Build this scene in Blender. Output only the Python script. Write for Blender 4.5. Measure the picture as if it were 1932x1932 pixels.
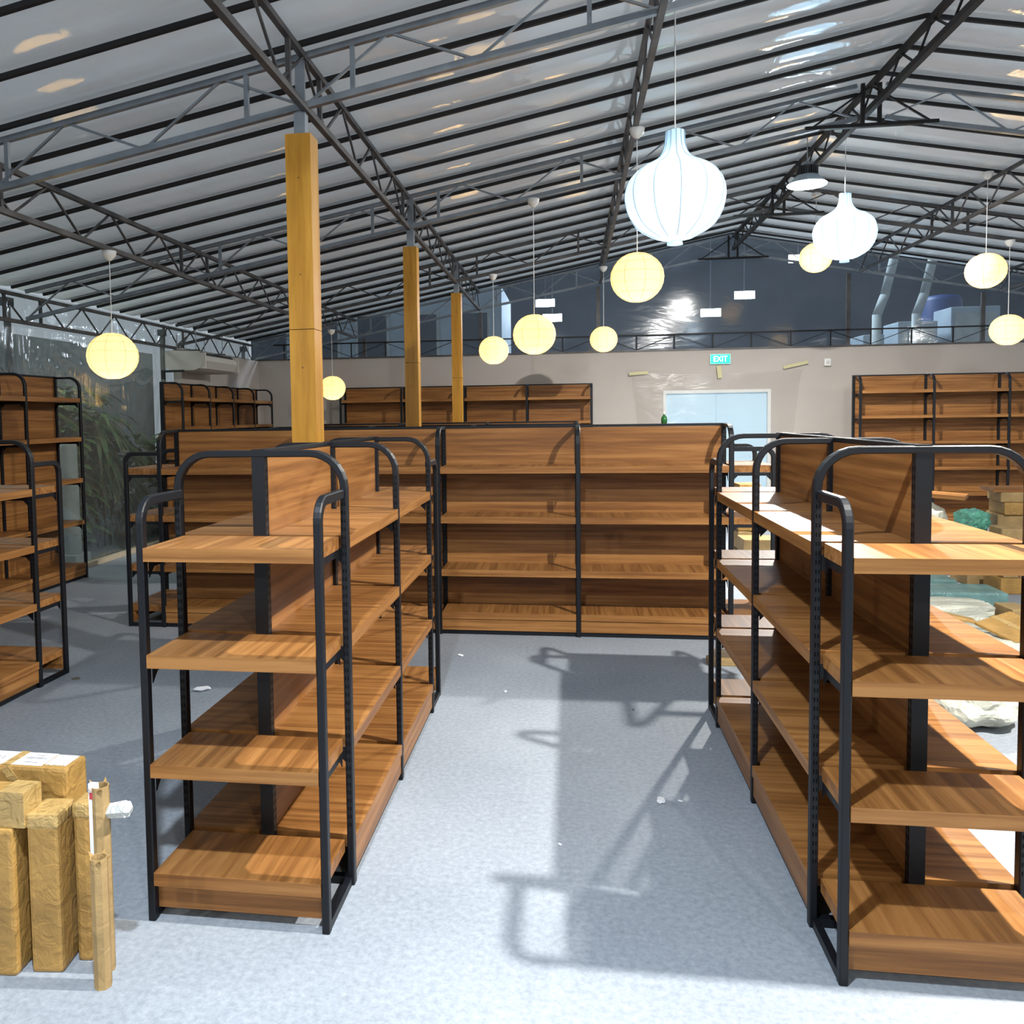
import bpy, math, random
from mathutils import Vector, Matrix
random.seed(7)
R = math.radians
for o in list(bpy.data.objects): bpy.data.objects.remove(o)
SC = bpy.context.scene
COL = SC.collection

# ------------------------------------------------------------------ camera
F_PX, PX, PY = 1597.4, 837.7, 875.6
yaw, pitch, roll, CAM_Z = -0.1486, 0.0561, -0.0140, 1.703
cy, sy, cp, sp = math.cos(yaw), math.sin(yaw), math.cos(pitch), math.sin(pitch)
fw = Vector((sy*cp, cy*cp, -sp)); rt = Vector((cy, -sy, 0)); up = rt.cross(fw)
cr, sr = math.cos(roll), math.sin(roll)
rt2 = rt*cr + up*sr; up2 = -rt*sr + up*cr
cam_d = bpy.data.cameras.new('camera'); cam = bpy.data.objects.new('camera', cam_d); COL.objects.link(cam)
cam.matrix_world = Matrix(((rt2.x, up2.x, -fw.x, 0), (rt2.y, up2.y, -fw.y, 0), (rt2.z, up2.z, -fw.z, CAM_Z), (0, 0, 0, 1)))
cam_d.sensor_fit = 'HORIZONTAL'; cam_d.sensor_width = 36; cam_d.lens = F_PX/1932*36
cam_d.shift_x = (966-PX)/1932; cam_d.shift_y = (PY-966)/1932
cam_d.clip_start = 0.02; cam_d.clip_end = 200
SC.camera = cam

# ------------------------------------------------------------------ world, exposure
SC.view_settings.view_transform = 'Standard'; SC.view_settings.look = 'None'
SC.view_settings.exposure = 1.3; SC.view_settings.gamma = 1.0; SC.view_settings.use_curve_mapping = False
W = bpy.data.worlds.new('world'); SC.world = W; W.use_nodes = True
W.node_tree.nodes['Background'].inputs[0].default_value = (0.40, 0.45, 0.50, 1)
W.node_tree.nodes['Background'].inputs[1].default_value = 0.40

def light(name, kind, loc, power, color, size=0.3, rot=(0, 0, 0), size_y=None):
    d = bpy.data.lights.new(name, kind); d.energy = power; d.color = color
    if kind == 'AREA':
        d.size = size
        if size_y: d.shape = 'RECTANGLE'; d.size_y = size_y
        else: d.shape = 'DISK'
    else: d.shadow_soft_size = size
    o = bpy.data.objects.new(name, d); COL.objects.link(o); o.location = loc; o.rotation_euler = rot
    return o
COOL = (1.0, 0.975, 0.92)
# high bay lamps along and beside the ridge; front left one is added fill (their housings are built further down)
HB_SPOTS = [(2.47, 9.5, 4.07), (2.70, 2.60, 4.20), (2.62, -3.3, 4.10), (7.4, 9.5, 3.3), (7.4, 3.0, 3.3), (-3.4, -2.0, 2.9), (-.60, 1.0, 3.75)]
HB_POWER = [235, 250, 90, 40, 14, 50, 86]
COOL2 = (0.78, 0.89, 1.0)
for (x, y, z), pw in zip(HB_SPOTS, HB_POWER):
    light('high_bay_light', 'AREA', (x, y, z-0.012), pw, COOL if y != 1.0 else COOL2, 0.12)

# ------------------------------------------------------------------ materials
def new_mat(name):
    m = bpy.data.materials.new(name); m.use_nodes = True
    nt = m.node_tree; return m, nt, nt.nodes['Principled BSDF'], nt.nodes['Material Output']
def plain(name, col, rough=0.5, metal=0.0, spec=0.5, emit=None, es=0.0, noise=0.0, nscale=20):
    m, nt, b, out = new_mat(name)
    b.inputs['Base Color'].default_value = (*col, 1); b.inputs['Roughness'].default_value = rough
    b.inputs['Metallic'].default_value = metal; b.inputs['Specular IOR Level'].default_value = spec
    if emit: b.inputs['Emission Color'].default_value = (*emit, 1); b.inputs['Emission Strength'].default_value = es
    if noise:
        tc = nt.nodes.new('ShaderNodeTexCoord'); n = nt.nodes.new('ShaderNodeTexNoise')
        n.inputs['Scale'].default_value = nscale; n.inputs['Detail'].default_value = 5
        nt.links.new(tc.outputs['Object'], n.inputs['Vector'])
        r = nt.nodes.new('ShaderNodeMapRange'); r.inputs[1].default_value = .3; r.inputs[2].default_value = .7
        r.inputs[3].default_value = 1-noise; r.inputs[4].default_value = 1+noise
        mx = nt.nodes.new('ShaderNodeVectorMath'); mx.operation = 'SCALE'; mx.inputs[0].default_value = col
        nt.links.new(n.outputs[0], r.inputs[0]); nt.links.new(r.outputs[0], mx.inputs['Scale'])
        nt.links.new(mx.outputs[0], b.inputs['Base Color'])
    return m
def ramp(nt, stops):
    r = nt.nodes.new('ShaderNodeValToRGB')
    el = r.color_ramp.elements
    while len(el) < len(stops): el.new(0.5)
    for e, (p, c) in zip(el, stops): e.position = p; e.color = (*c, 1)
    return r
def wood(name, axis, dark, mid, light_, rough=0.42, fine=34, scale=1.0):
    m, nt, b, out = new_mat(name)
    tc = nt.nodes.new('ShaderNodeTexCoord'); mp = nt.nodes.new('ShaderNodeMapping')
    s = [fine*scale]*3; s['XYZ'.index(axis)] = 1.1*scale; mp.inputs['Scale'].default_value = s
    nt.links.new(tc.outputs['Object'], mp.inputs['Vector'])
    n = nt.nodes.new('ShaderNodeTexNoise'); n.inputs['Scale'].default_value = 1.0; n.inputs['Detail'].default_value = 6
    n.inputs['Roughness'].default_value = 0.62; n.inputs['Distortion'].default_value = 0.15
    nt.links.new(mp.outputs[0], n.inputs['Vector'])
    mp2 = nt.nodes.new('ShaderNodeMapping'); s2 = [5.0]*3; s2['XYZ'.index(axis)] = .55; mp2.inputs['Scale'].default_value = s2
    nt.links.new(tc.outputs['Object'], mp2.inputs['Vector'])
    n2 = nt.nodes.new('ShaderNodeTexNoise'); n2.inputs['Scale'].default_value = 1.0; n2.inputs['Detail'].default_value = 3; n2.inputs['Distortion'].default_value = 0.7
    nt.links.new(mp2.outputs[0], n2.inputs['Vector'])
    mx = nt.nodes.new('ShaderNodeMix'); mx.inputs[0].default_value = 0.30
    nt.links.new(n.outputs[0], mx.inputs[2]); nt.links.new(n2.outputs[0], mx.inputs[3])
    rp = ramp(nt, [(0.40, dark), (0.50, mid), (0.60, light_)])
    nt.links.new(mx.outputs[0], rp.inputs[0]); nt.links.new(rp.outputs[0], b.inputs['Base Color'])
    b.inputs['Roughness'].default_value = rough; b.inputs['Specular IOR Level'].default_value = 0.30
    bp = nt.nodes.new('ShaderNodeBump'); bp.inputs['Strength'].default_value = 0.06; bp.inputs['Distance'].default_value = 0.01
    nt.links.new(n.outputs[0], bp.inputs['Height']); nt.links.new(bp.outputs[0], b.inputs['Normal'])
    return m
WD = ((0.165, 0.066, 0.018), (0.25, 0.106, 0.029), (0.33, 0.152, 0.046))
M = {}
M['wood_x'] = wood('laminate_grain_along', 'X', *WD)
M['wood_y'] = wood('laminate_grain_across', 'Y', *WD)
M['black'] = plain('black_powder_coat', (0.004, 0.005, 0.0075), 0.45, 0, 0.35)
M['slot'] = plain('slot_shadow', (0.002, 0.002, 0.002), 0.9, 0, 0.1)
M['ply'] = wood('varnished_plywood', 'Z', (0.36, 0.165, 0.018), (0.46, 0.225, 0.028), (0.55, 0.285, 0.045), 0.35, 14, 0.8)
M['steel'] = plain('galvanised_steel', (0.30, 0.33, 0.36), 0.38, 0.75, 0.5, noise=.15, nscale=8)
M['oldsteel'] = plain('weathered_steel', (0.10, 0.095, 0.095), 0.5, 0.5, 0.5, noise=.3, nscale=6)
M['rafter'] = plain('dark_rafter', (0.022, 0.020, 0.020), 0.6, 0.2, 0.3)
M['wallw'] = plain('cream_wall', (0.47, 0.425, 0.39), 0.7, 0, 0.3, noise=.04, nscale=1.5)
M['white_pl'] = plain('white_plastic', (0.72, 0.72, 0.70), 0.35)
M['ac'] = plain('cream_plastic', (0.55, 0.52, 0.47), 0.4)
M['dark'] = plain('dark_gap', (0.01, 0.01, 0.01), 0.7)
M['kraft'] = plain('kraft_paper', (0.35, 0.20, 0.055), 0.5, 0, 0.4, noise=.22, nscale=7)
M['kraft_d'] = plain('kraft_board', (0.33, 0.22, 0.095), 0.6, 0, 0.3, noise=.2, nscale=9)
M['tape'] = plain('clear_brown_tape', (0.42, 0.275, 0.10), 0.15, 0, 0.6, noise=.1, nscale=12)
M['foam'] = plain('white_foam_wrap', (0.62, 0.64, 0.62), 0.45, 0, 0.5, noise=.1, nscale=14)
M['bag'] = plain('pale_plastic_wrap', (0.48, 0.48, 0.40), 0.35, 0, 0.5, noise=.12, nscale=7)
M['paper'] = plain('label_paper', (0.80, 0.79, 0.80), 0.5)
M['ink'] = plain('grey_ink', (0.10, 0.10, 0.12), 0.6)
M['redink'] = plain('red_ink', (0.45, 0.05, 0.05), 0.6)
M['green'] = plain('green_wrap', (0.10, 0.33, 0.24), 0.35, 0, 0.5, noise=.3, nscale=9)
M['bluegreen'] = plain('teal_wrap', (0.13, 0.24, 0.23), 0.35, 0, 0.5, noise=.25, nscale=9)
M['timber'] = plain('pale_timber', (0.50, 0.42, 0.30), 0.6, noise=.1, nscale=10)
M['concrete'] = plain('outside_concrete', (0.16, 0.17, 0.16), 0.8, noise=.25, nscale=2)
M['ground'] = plain('outside_ground', (0.05, 0.055, 0.05), 0.9, noise=.3, nscale=2)
M['hall'] = plain('hall_dark', (0.035, 0.04, 0.048), 0.8, noise=.4, nscale=.6)
M['unit_grey'] = plain('painted_cabinet', (0.30, 0.36, 0.40), 0.6, noise=.12, nscale=2)
M['blue'] = plain('blue_tank', (0.01, 0.03, 0.12), 0.5)
M['leaf'] = plain('plant_leaf', (0.07, 0.13, 0.035), 0.5, noise=.4, nscale=5)
M['trunk'] = plain('plant_stem', (0.12, 0.09, 0.06), 0.8)
M['pale_trunk'] = plain('pale_pillar', (0.35, 0.38, 0.36), 0.8, noise=.15, nscale=4)
M['exit_green'] = plain('exit_green', (0.0, 0.30, 0.22), 0.4, emit=(0.0, 0.50, 0.27), es=0.85)
M['exit_white'] = plain('exit_letters', (0.8, 0.9, 0.85), 0.4, emit=(0.75, 1.0, 0.9), es=1.2)
M['led'] = plain('led_lens', (0.9, 0.9, 0.9), 0.4, emit=(0.93, 0.97, 1.0), es=14)
M['flood'] = plain('flood_lens', (0.9, 0.9, 0.9), 0.4, emit=(0.85, 0.93, 1.0), es=30)
M['fin'] = plain('heatsink', (0.10, 0.10, 0.11), 0.35, 0.6)
M['glassgreen'] = plain('green_bottle', (0.02, 0.14, 0.03), 0.15)

for nm_, sc_, st_ in (('kraft', 16, .5), ('kraft_d', 12, .35), ('tape', 18, .7), ('foam', 22, .7), ('bag', 9, .8), ('green', 10, .8), ('bluegreen', 8, .8)):
    nt_ = M[nm_].node_tree; tc_ = nt_.nodes.new('ShaderNodeTexCoord'); n_ = nt_.nodes.new('ShaderNodeTexNoise'); n_.inputs['Scale'].default_value = sc_; n_.inputs['Detail'].default_value = 5; n_.inputs['Distortion'].default_value = 1.5
    b_ = nt_.nodes.new('ShaderNodeBump'); b_.inputs['Strength'].default_value = st_; b_.inputs['Distance'].default_value = .02
    nt_.links.new(tc_.outputs['Object'], n_.inputs['Vector']); nt_.links.new(n_.outputs[0], b_.inputs['Height']); nt_.links.new(b_.outputs[0], nt_.nodes['Principled BSDF'].inputs['Normal'])
def floor_mat():
    m, nt, b, out = new_mat('grey_blue_carpet_floor')
    tc = nt.nodes.new('ShaderNodeTexCoord')
    a = nt.nodes.new('ShaderNodeTexNoise'); a.inputs['Scale'].default_value = 0.8; a.inputs['Detail'].default_value = 4
    c = nt.nodes.new('ShaderNodeTexNoise'); c.inputs['Scale'].default_value = 42; c.inputs['Detail'].default_value = 6; c.inputs['Roughness'].default_value = .75
    for n in (a, c): nt.links.new(tc.outputs['Object'], n.inputs['Vector'])
    mx = nt.nodes.new('ShaderNodeMix'); mx.inputs[0].default_value = 0.62
    nt.links.new(a.outputs[0], mx.inputs[2]); nt.links.new(c.outputs[0], mx.inputs[3])
    rp = ramp(nt, [(0.34, (0.178, 0.200, 0.228)), (0.5, (0.258, 0.284, 0.318)), (0.66, (0.345, 0.372, 0.402))])
    nt.links.new(mx.outputs[0], rp.inputs[0]); nt.links.new(rp.outputs[0], b.inputs['Base Color'])
    b.inputs['Roughness'].default_value = 0.62; b.inputs['Specular IOR Level'].default_value = 0.3
    bp = nt.nodes.new('ShaderNodeBump'); bp.inputs['Strength'].default_value = 0.12; bp.inputs['Distance'].default_value = 0.004
    nt.links.new(c.outputs[0], bp.inputs['Height']); nt.links.new(bp.outputs[0], b.inputs['Normal'])
    return m
M['floor'] = floor_mat()

def sheet_mat(name, transp, tint, diff, rough, bump, vs, gl=0.5):
    """thin clear plastic: see-through + a little haze + gloss, crumpled by a bump"""
    m, nt, b, out = new_mat(name); nt.nodes.remove(b)
    tr = nt.nodes.new('ShaderNodeBsdfTransparent'); tr.inputs[0].default_value = (*tint, 1)
    df = nt.nodes.new('ShaderNodeBsdfDiffuse'); df.inputs[0].default_value = (*diff, 1)
    if name.startswith('roof'):
        tc0 = nt.nodes.new('ShaderNodeTexCoord'); mp0 = nt.nodes.new('ShaderNodeMapping'); mp0.inputs['Scale'].default_value = (.8, 2.4, 1)
        n0 = nt.nodes.new('ShaderNodeTexNoise'); n0.inputs['Scale'].default_value = 1; n0.inputs['Detail'].default_value = 6; n0.inputs['Roughness'].default_value = .65
        nt.links.new(tc0.outputs['Object'], mp0.inputs['Vector']); nt.links.new(mp0.outputs[0], n0.inputs['Vector'])
        r0 = ramp(nt, [(.3, tuple(q*.82 for q in diff)), (.7, tuple(min(1, q*1.08) for q in diff))])
        nt.links.new(n0.outputs[0], r0.inputs[0]); nt.links.new(r0.outputs[0], df.inputs[0])
    gs = nt.nodes.new('ShaderNodeBsdfGlossy'); gs.inputs['Roughness'].default_value = rough
    tc = nt.nodes.new('ShaderNodeTexCoord'); mp = nt.nodes.new('ShaderNodeMapping'); mp.inputs['Scale'].default_value = vs
    n = nt.nodes.new('ShaderNodeTexNoise'); n.inputs['Scale'].default_value = 1; n.inputs['Detail'].default_value = 4; n.inputs['Distortion'].default_value = 1.0
    nt.links.new(tc.outputs['Object'], mp.inputs['Vector']); nt.links.new(mp.outputs[0], n.inputs['Vector'])
    bp = nt.nodes.new('ShaderNodeBump'); bp.inputs['Strength'].default_value = bump; bp.inputs['Distance'].default_value = 0.05
    nt.links.new(n.outputs[0], bp.inputs['Height']); nt.links.new(bp.outputs[0], gs.inputs['Normal'])
    tl = nt.nodes.new('ShaderNodeBsdfTranslucent'); tl.inputs[0].default_value = (*diff, 1)
    m0 = nt.nodes.new('ShaderNodeMixShader'); m0.inputs[0].default_value = 0.5
    nt.links.new(df.outputs[0], m0.inputs[1]); nt.links.new(tl.outputs[0], m0.inputs[2])
    m1 = nt.nodes.new('ShaderNodeMixShader'); m1.inputs[0].default_value = transp
    nt.links.new(m0.outputs[0], m1.inputs[1]); nt.links.new(tr.outputs[0], m1.inputs[2])
    fr = nt.nodes.new('ShaderNodeFresnel'); fr.inputs[0].default_value = 1.45; nt.links.new(bp.outputs[0], fr.inputs['Normal'])
    ml = nt.nodes.new('ShaderNodeMath'); ml.operation = 'MULTIPLY_ADD'; ml.inputs[1].default_value = gl; ml.inputs[2].default_value = 0.02
    nt.links.new(fr.outputs[0], ml.inputs[0])
    m2 = nt.nodes.new('ShaderNodeMixShader'); nt.links.new(ml.outputs[0], m2.inputs[0])
    nt.links.new(m1.outputs[0], m2.inputs[1]); nt.links.new(gs.outputs[0], m2.inputs[2])
    nt.links.new(m2.outputs[0], out.inputs['Surface'])
    return m
M['roof'] = sheet_mat('roof_plastic_sheet', 0.06, (0.5, 0.55, 0.6), (0.86, 0.875, 0.87), 0.05, 0.12, (3.0, 1.0, 1.0), 1.7)
M['gable'] = sheet_mat('clear_gable_sheet', 0.87, (0.86, 0.93, 1.0), (0.36, 0.42, 0.50), 0.10, 0.12, (0.9, 2.6, 3.2), 1.3)
M['side'] = sheet_mat('clear_side_sheet', 0.78, (0.9, 0.95, 0.95), (0.34, 0.37, 0.36), 0.08, 0.30, (1.0, 4.0, 0.8), 2.4)
M['doorfilm'] = sheet_mat('dust_film', 0.88, (0.99, 0.99, 0.99), (0.75, 0.72, 0.68), 0.22, 0.35, (2.0, 1.0, 3.0), 0.8)

def shade_mat(name, col, es, trans=0.6):
    m, nt, b, out = new_mat(name); nt.nodes.remove(b)
    tl = nt.nodes.new('ShaderNodeBsdfTranslucent'); tl.inputs[0].default_value = (*col, 1)
    df = nt.nodes.new('ShaderNodeBsdfDiffuse'); df.inputs[0].default_value = (*col, 1)
    em = nt.nodes.new('ShaderNodeEmission'); em.inputs[0].default_value = (*col, 1); em.inputs[1].default_value = es
    mx = nt.nodes.new('ShaderNodeMixShader'); mx.inputs[0].default_value = trans
    nt.links.new(df.outputs[0], mx.inputs[1]); nt.links.new(tl.outputs[0], mx.inputs[2])
    ad = nt.nodes.new('ShaderNodeAddShader'); nt.links.new(mx.outputs[0], ad.inputs[0]); nt.links.new(em.outputs[0], ad.inputs[1])
    nt.links.new(ad.outputs[0], out.inputs['Surface'])
    return m
M['paper_shade'] = shade_mat('rice_paper_shade', (1.0, 0.80, 0.46), 0.12)
M['onion_shade'] = shade_mat('white_onion_shade', (0.70, 0.88, 1.0), 0.07)
M['rib'] = plain('shade_rib', (0.40, 0.27, 0.10), 0.6)
M['rib_w'] = plain('shade_rib_white', (0.25, 0.36, 0.42), 0.6)

# ------------------------------------------------------------------ mesh helpers
class MB:
    def __init__(s): s.v = []; s.f = []; s.m = []; s.mats = []
    def mi(s, m):
        if m not in s.mats: s.mats.append(m)
        return s.mats.index(m)
    def poly(s, pts, faces, mats):
        b = len(s.v); s.v += [tuple(p) for p in pts]
        for k, f in enumerate(faces):
            s.f.append(tuple(b+i for i in f)); s.m.append(s.mi(mats[k] if isinstance(mats, list) else mats))
    def box(s, x0, x1, y0, y1, z0, z1, m, top=None, ends=None):
        if x0 > x1: x0, x1 = x1, x0
        if y0 > y1: y0, y1 = y1, y0
        p = [(x0,y0,z0),(x1,y0,z0),(x1,y1,z0),(x0,y1,z0),(x0,y0,z1),(x1,y0,z1),(x1,y1,z1),(x0,y1,z1)]
        t = top or m; e = ends or m
        s.poly(p, [(3,2,1,0),(4,5,6,7),(0,1,5,4),(2,3,7,6),(1,2,6,5),(3,0,4,7)], [t, t, m, m, e, e])
        return s
    def bevbox(s, x0, x1, y0, y1, z0, z1, b, m, mat_ends=None):
        """box with chamfered edges"""
        if x0 > x1: x0, x1 = x1, x0
        if y0 > y1: y0, y1 = y1, y0
        import bmesh
        bm = bmesh.new(); bmesh.ops.create_cube(bm, size=1)
        for v in bm.verts: v.co = Vector(((x0+x1)/2+v.co.x*(x1-x0), (y0+y1)/2+v.co.y*(y1-y0), (z0+z1)/2+v.co.z*(z1-z0)))
        bmesh.ops.bevel(bm, geom=list(bm.edges), offset=b, segments=2, affect='EDGES', profile=0.6)
        bm.verts.index_update()
        s.poly([v.co.copy() for v in bm.verts], [tuple(v.index for v in f.verts) for f in bm.faces], m); bm.free(); return s
    def bar(s, a, b, w, h, m, upv=(0, 0, 1)):
        a = Vector(a); b = Vector(b); t = (b-a).normalized(); u = Vector(upv)
        if abs(t.dot(u)) > .98: u = Vector((1, 0, 0))
        n = t.cross(u).normalized(); u = n.cross(t)
        p = []
        for c in (a, b):
            for i, j in ((-1,-1),(1,-1),(1,1),(-1,1)): p.append(c + n*w/2*i + u*h/2*j)
        s.poly(p, [(0,1,2,3),(7,6,5,4),(0,4,5,1),(1,5,6,2),(2,6,7,3),(3,7,4,0)], m); return s
    def tube(s, a, b, r, m, n=8, r2=None):
        a = Vector(a); b = Vector(b); t = (b-a).normalized(); u = Vector((0, 0, 1))
        if abs(t.z) > .95: u = Vector((1, 0, 0))
        n1 = t.cross(u).normalized(); n2 = t.cross(n1); r2 = r if r2 is None else r2
        p = [a + (n1*math.cos(2*math.pi*i/n)+n2*math.sin(2*math.pi*i/n))*r for i in range(n)] + \
            [b + (n1*math.cos(2*math.pi*i/n)+n2*math.sin(2*math.pi*i/n))*r2 for i in range(n)]
        f = [(i, (i+1) % n, n+(i+1) % n, n+i) for i in range(n)] + [tuple(range(n))[::-1], tuple(range(n, 2*n))]
        s.poly(p, f, m); return s
    def sweep(s, pts, nrm, a, b, m):
        """chamfered rectangular tube along a planar path; a: half size in the plane, b: half size along nrm"""
        q_ = [Vector(p) for p in pts]; pts = [q_[0]]+[p for k_, p in enumerate(q_[1:]) if (p-q_[k_]).length > 1e-5]; nrm = Vector(nrm); c = min(a, b)*.3
        sec = [(-a, -b+c), (-a+c, -b), (a-c, -b), (a, -b+c), (a, b-c), (a-c, b), (-a+c, b), (-a, b-c)]
        P = []
        for i, p in enumerate(pts):
            d1 = (p-pts[i-1]).normalized() if i else None; d2 = (pts[i+1]-p).normalized() if i < len(pts)-1 else None
            t = ((d1 or d2)+(d2 or d1)).normalized(); side = nrm.cross(t).normalized()
            k = 1/max(.3, t.dot(d1 or d2))
            for u, v in sec: P.append(p + side*u*k + nrm*v)
        F = []
        for i in range(len(pts)-1):
            for j in range(8): F.append((i*8+j, i*8+(j+1) % 8, (i+1)*8+(j+1) % 8, (i+1)*8+j))
        F.append(tuple(range(8))[::-1]); F.append(tuple((len(pts)-1)*8+j for j in range(8)))
        s.poly(P, F, m); return s
    def lathe(s, prof, c, m, n=32, cap=False):
        P = []; c = Vector(c)
        for r, z in prof:
            for i in range(n): a = 2*math.pi*i/n; P.append(c+Vector((r*math.cos(a), r*math.sin(a), z)))
        F = [(k*n+i, k*n+(i+1) % n, (k+1)*n+(i+1) % n, (k+1)*n+i) for k in range(len(prof)-1) for i in range(n)]
        if cap: F += [tuple(range(n))[::-1], tuple((len(prof)-1)*n+i for i in range(n))]
        s.poly(P, F, m); return s
    def build(s, name, parent=None, smooth=False, loc=None):
        me = bpy.data.meshes.new(name); me.from_pydata(s.v, [], s.f)
        for m in s.mats: me.materials.append(M[m])
        me.polygons.foreach_set('material_index', s.m)
        if smooth: me.polygons.foreach_set('use_smooth', [True]*len(s.f))
        me.update(); o = bpy.data.objects.new(name, me); COL.objects.link(o)
        if parent: o.parent = parent
        if loc: o.location = loc
        return o
def tag(o, label, cat, group=None, kind=None):
    if label: o['label'] = label
    if cat: o['category'] = cat
    if group: o['group'] = group
    if kind: o['kind'] = kind
    return o
def thing(name, label, cat, loc=(0, 0, 0), rz=0, group=None):
    o = bpy.data.objects.new(name, None); COL.objects.link(o); o.location = loc; o.rotation_euler = (0, 0, rz)
    o.empty_display_size = .1
    return tag(o, label, cat, group)
def struct(o): o['kind'] = 'structure'; return o
def copy_tree(o, parent=None):
    c = o.copy(); COL.objects.link(c)
    if parent: c.parent = parent
    for ch in list(o.children): copy_tree(ch, c)
    return c
def text_mesh(name, body, size, mat, parent, mw, extrude=0.001, align='CENTER'):
    cu = bpy.data.curves.new(name, 'FONT'); cu.body = body; cu.size = size; cu.extrude = extrude
    cu.align_x = align; cu.align_y = 'CENTER'
    t = bpy.data.objects.new(name, cu); COL.objects.link(t)
    dg = bpy.context.evaluated_depsgraph_get(); me = bpy.data.meshes.new_from_object(t.evaluated_get(dg))
    bpy.data.objects.remove(t)
    me.materials.clear(); me.materials.append(M[mat])
    o = bpy.data.objects.new(name, me); COL.objects.link(o)
    if parent: o.parent = parent
    o.matrix_local = mw
    return o

# ------------------------------------------------------------------ the shell
RX = 2.62; EL, ER = -5.62, 10.86; Y0, Y1 = -4.0, 14.5
def zr(x): return 4.615 - 0.187*abs(x-RX)
b = MB(); b.box(EL-.05, ER+.05, Y0, Y1+.3, -0.06, 0, 'floor'); struct(b.build('floor'))
# plastic roof, sagging a little between rafters
b = MB(); SP = 0.525; ys = []
rafter_y = [5.84+SP*k for k in range(-18, 17)]
ylist = []
for i in range(len(rafter_y)-1):
    for k in range(8): ylist.append((rafter_y[i]+SP*k/8, math.sin(math.pi*k/8)))
ylist = [(Y0, 0)] + [q for q in ylist if Y0 < q[0] < Y1] + [(Y1, 0)]
xs = [EL+(RX-EL)*i/12 for i in range(13)] + [RX+(ER-RX)*i/12 for i in range(1, 13)]
P = []; 
rnd = random.Random(3)
for (y, s_) in ylist:
    for i, x in enumerate(xs): P.append((x, y, zr(x)+0.012-0.022*s_*(0.8+.4*rnd.random())))
nx = len(xs); Fc = [(j*nx+i, (j+1)*nx+i, (j+1)*nx+i+1, j*nx+i+1) for j in range(len(ylist)-1) for i in range(nx-1)]
b.poly(P, Fc, 'roof'); struct(b.build('ceiling', smooth=True))
# back wall: cream lower part with a door opening, clear gable above
DX0, DX1, DZ, WZ = 1.53, 3.24, 2.08, 2.735
def wallbox(x0, x1, z0, z1): b.box(x0, x1, Y1, Y1+.1, z0, z1, 'wallw')
b = MB(); wallbox(EL+.1, DX0, 0, WZ); wallbox(DX1, ER, 0, WZ); wallbox(DX0, DX1, DZ, WZ); struct(b.build('wall_back'))
b = MB()
n = 40; P = []
xg = [EL+(ER-EL)*i/n for i in range(n+1)]
if True:
    P = [(x, Y1+.06, WZ) for x in xg] + [(x, Y1+.06, zr(x)) for x in xg]
    b.poly(P, [(i, i+1, n+2+i, n+1+i) for i in range(n)], 'gable')
struct(b.build('window_1'))
b = MB(); b.box(EL+.1, ER, Y1-.02, Y1+.12, WZ, WZ+.025, 'oldsteel'); struct(b.build('trim_1'))
# left side: clear sheet, then a cream partition, timber kerb
b = MB(); ny_, nz_ = 300, 44; P = []; YW0, YW1 = 4.0, 14.5
def crease(y, z):
    d = 0
    for (py, pz, k, ph) in ((8.02, 2.72, 13, .4), (11.38, 2.72, 11, 1.1), (4.82, 2.72, 12, 2.0), (9.7, .05, 9, .7)):
        r = math.hypot(y-py, z-pz); a = math.atan2(z-pz, y-py)
        d += .030*min(1, r*1.6)*math.exp(-r/1.3)*abs(math.sin(a*k+ph+.8*math.sin(a*3)))**.6
    return d+.008*math.sin(y*2.3+z)*math.sin(z*1.7)
P = [(EL-.045+crease(YW0+(YW1-YW0)*a/ny_, .05+3.01*c/nz_), YW0+(YW1-YW0)*a/ny_, .05+3.01*c/nz_) for c in range(nz_+1) for a in range(ny_+1)]
b.poly(P, [(c*(ny_+1)+a, c*(ny_+1)+a+1, (c+1)*(ny_+1)+a+1, (c+1)*(ny_+1)+a) for c in range(nz_) for a in range(ny_)], 'side')
b.poly([(EL, Y0, .05), (EL, YW0, .05), (EL, YW0, 3.06), (EL, Y0, 3.06)], [(0, 1, 2, 3)], 'side')
struct(b.build('wall_left', smooth=True))
b = MB(); b.box(EL-.02, EL+.05, Y0, 11.45, 0, .055, 'timber'); struct(b.build('trim_2'))
b = MB(); b.box(EL+.02, EL+.14, 11.45, 14.5, 0, 2.73, 'wallw'); struct(b.build('wall_left_partition'))
b = MB(); b.poly([(ER, Y0, 0), (ER, 14.5, 0), (ER, 14.5, 3.07), (ER, Y0, 3.07)], [(3, 2, 1, 0)], 'side'); struct(b.build('wall_right'))
b = MB(); b.poly([(EL, Y0, 0), (ER, Y0, 0), (ER, Y0, 3.07), (RX, Y0, 4.6), (EL, Y0, 3.07)], [(0, 1, 2, 3, 4)], 'side'); struct(b.build('wall_front'))

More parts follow.
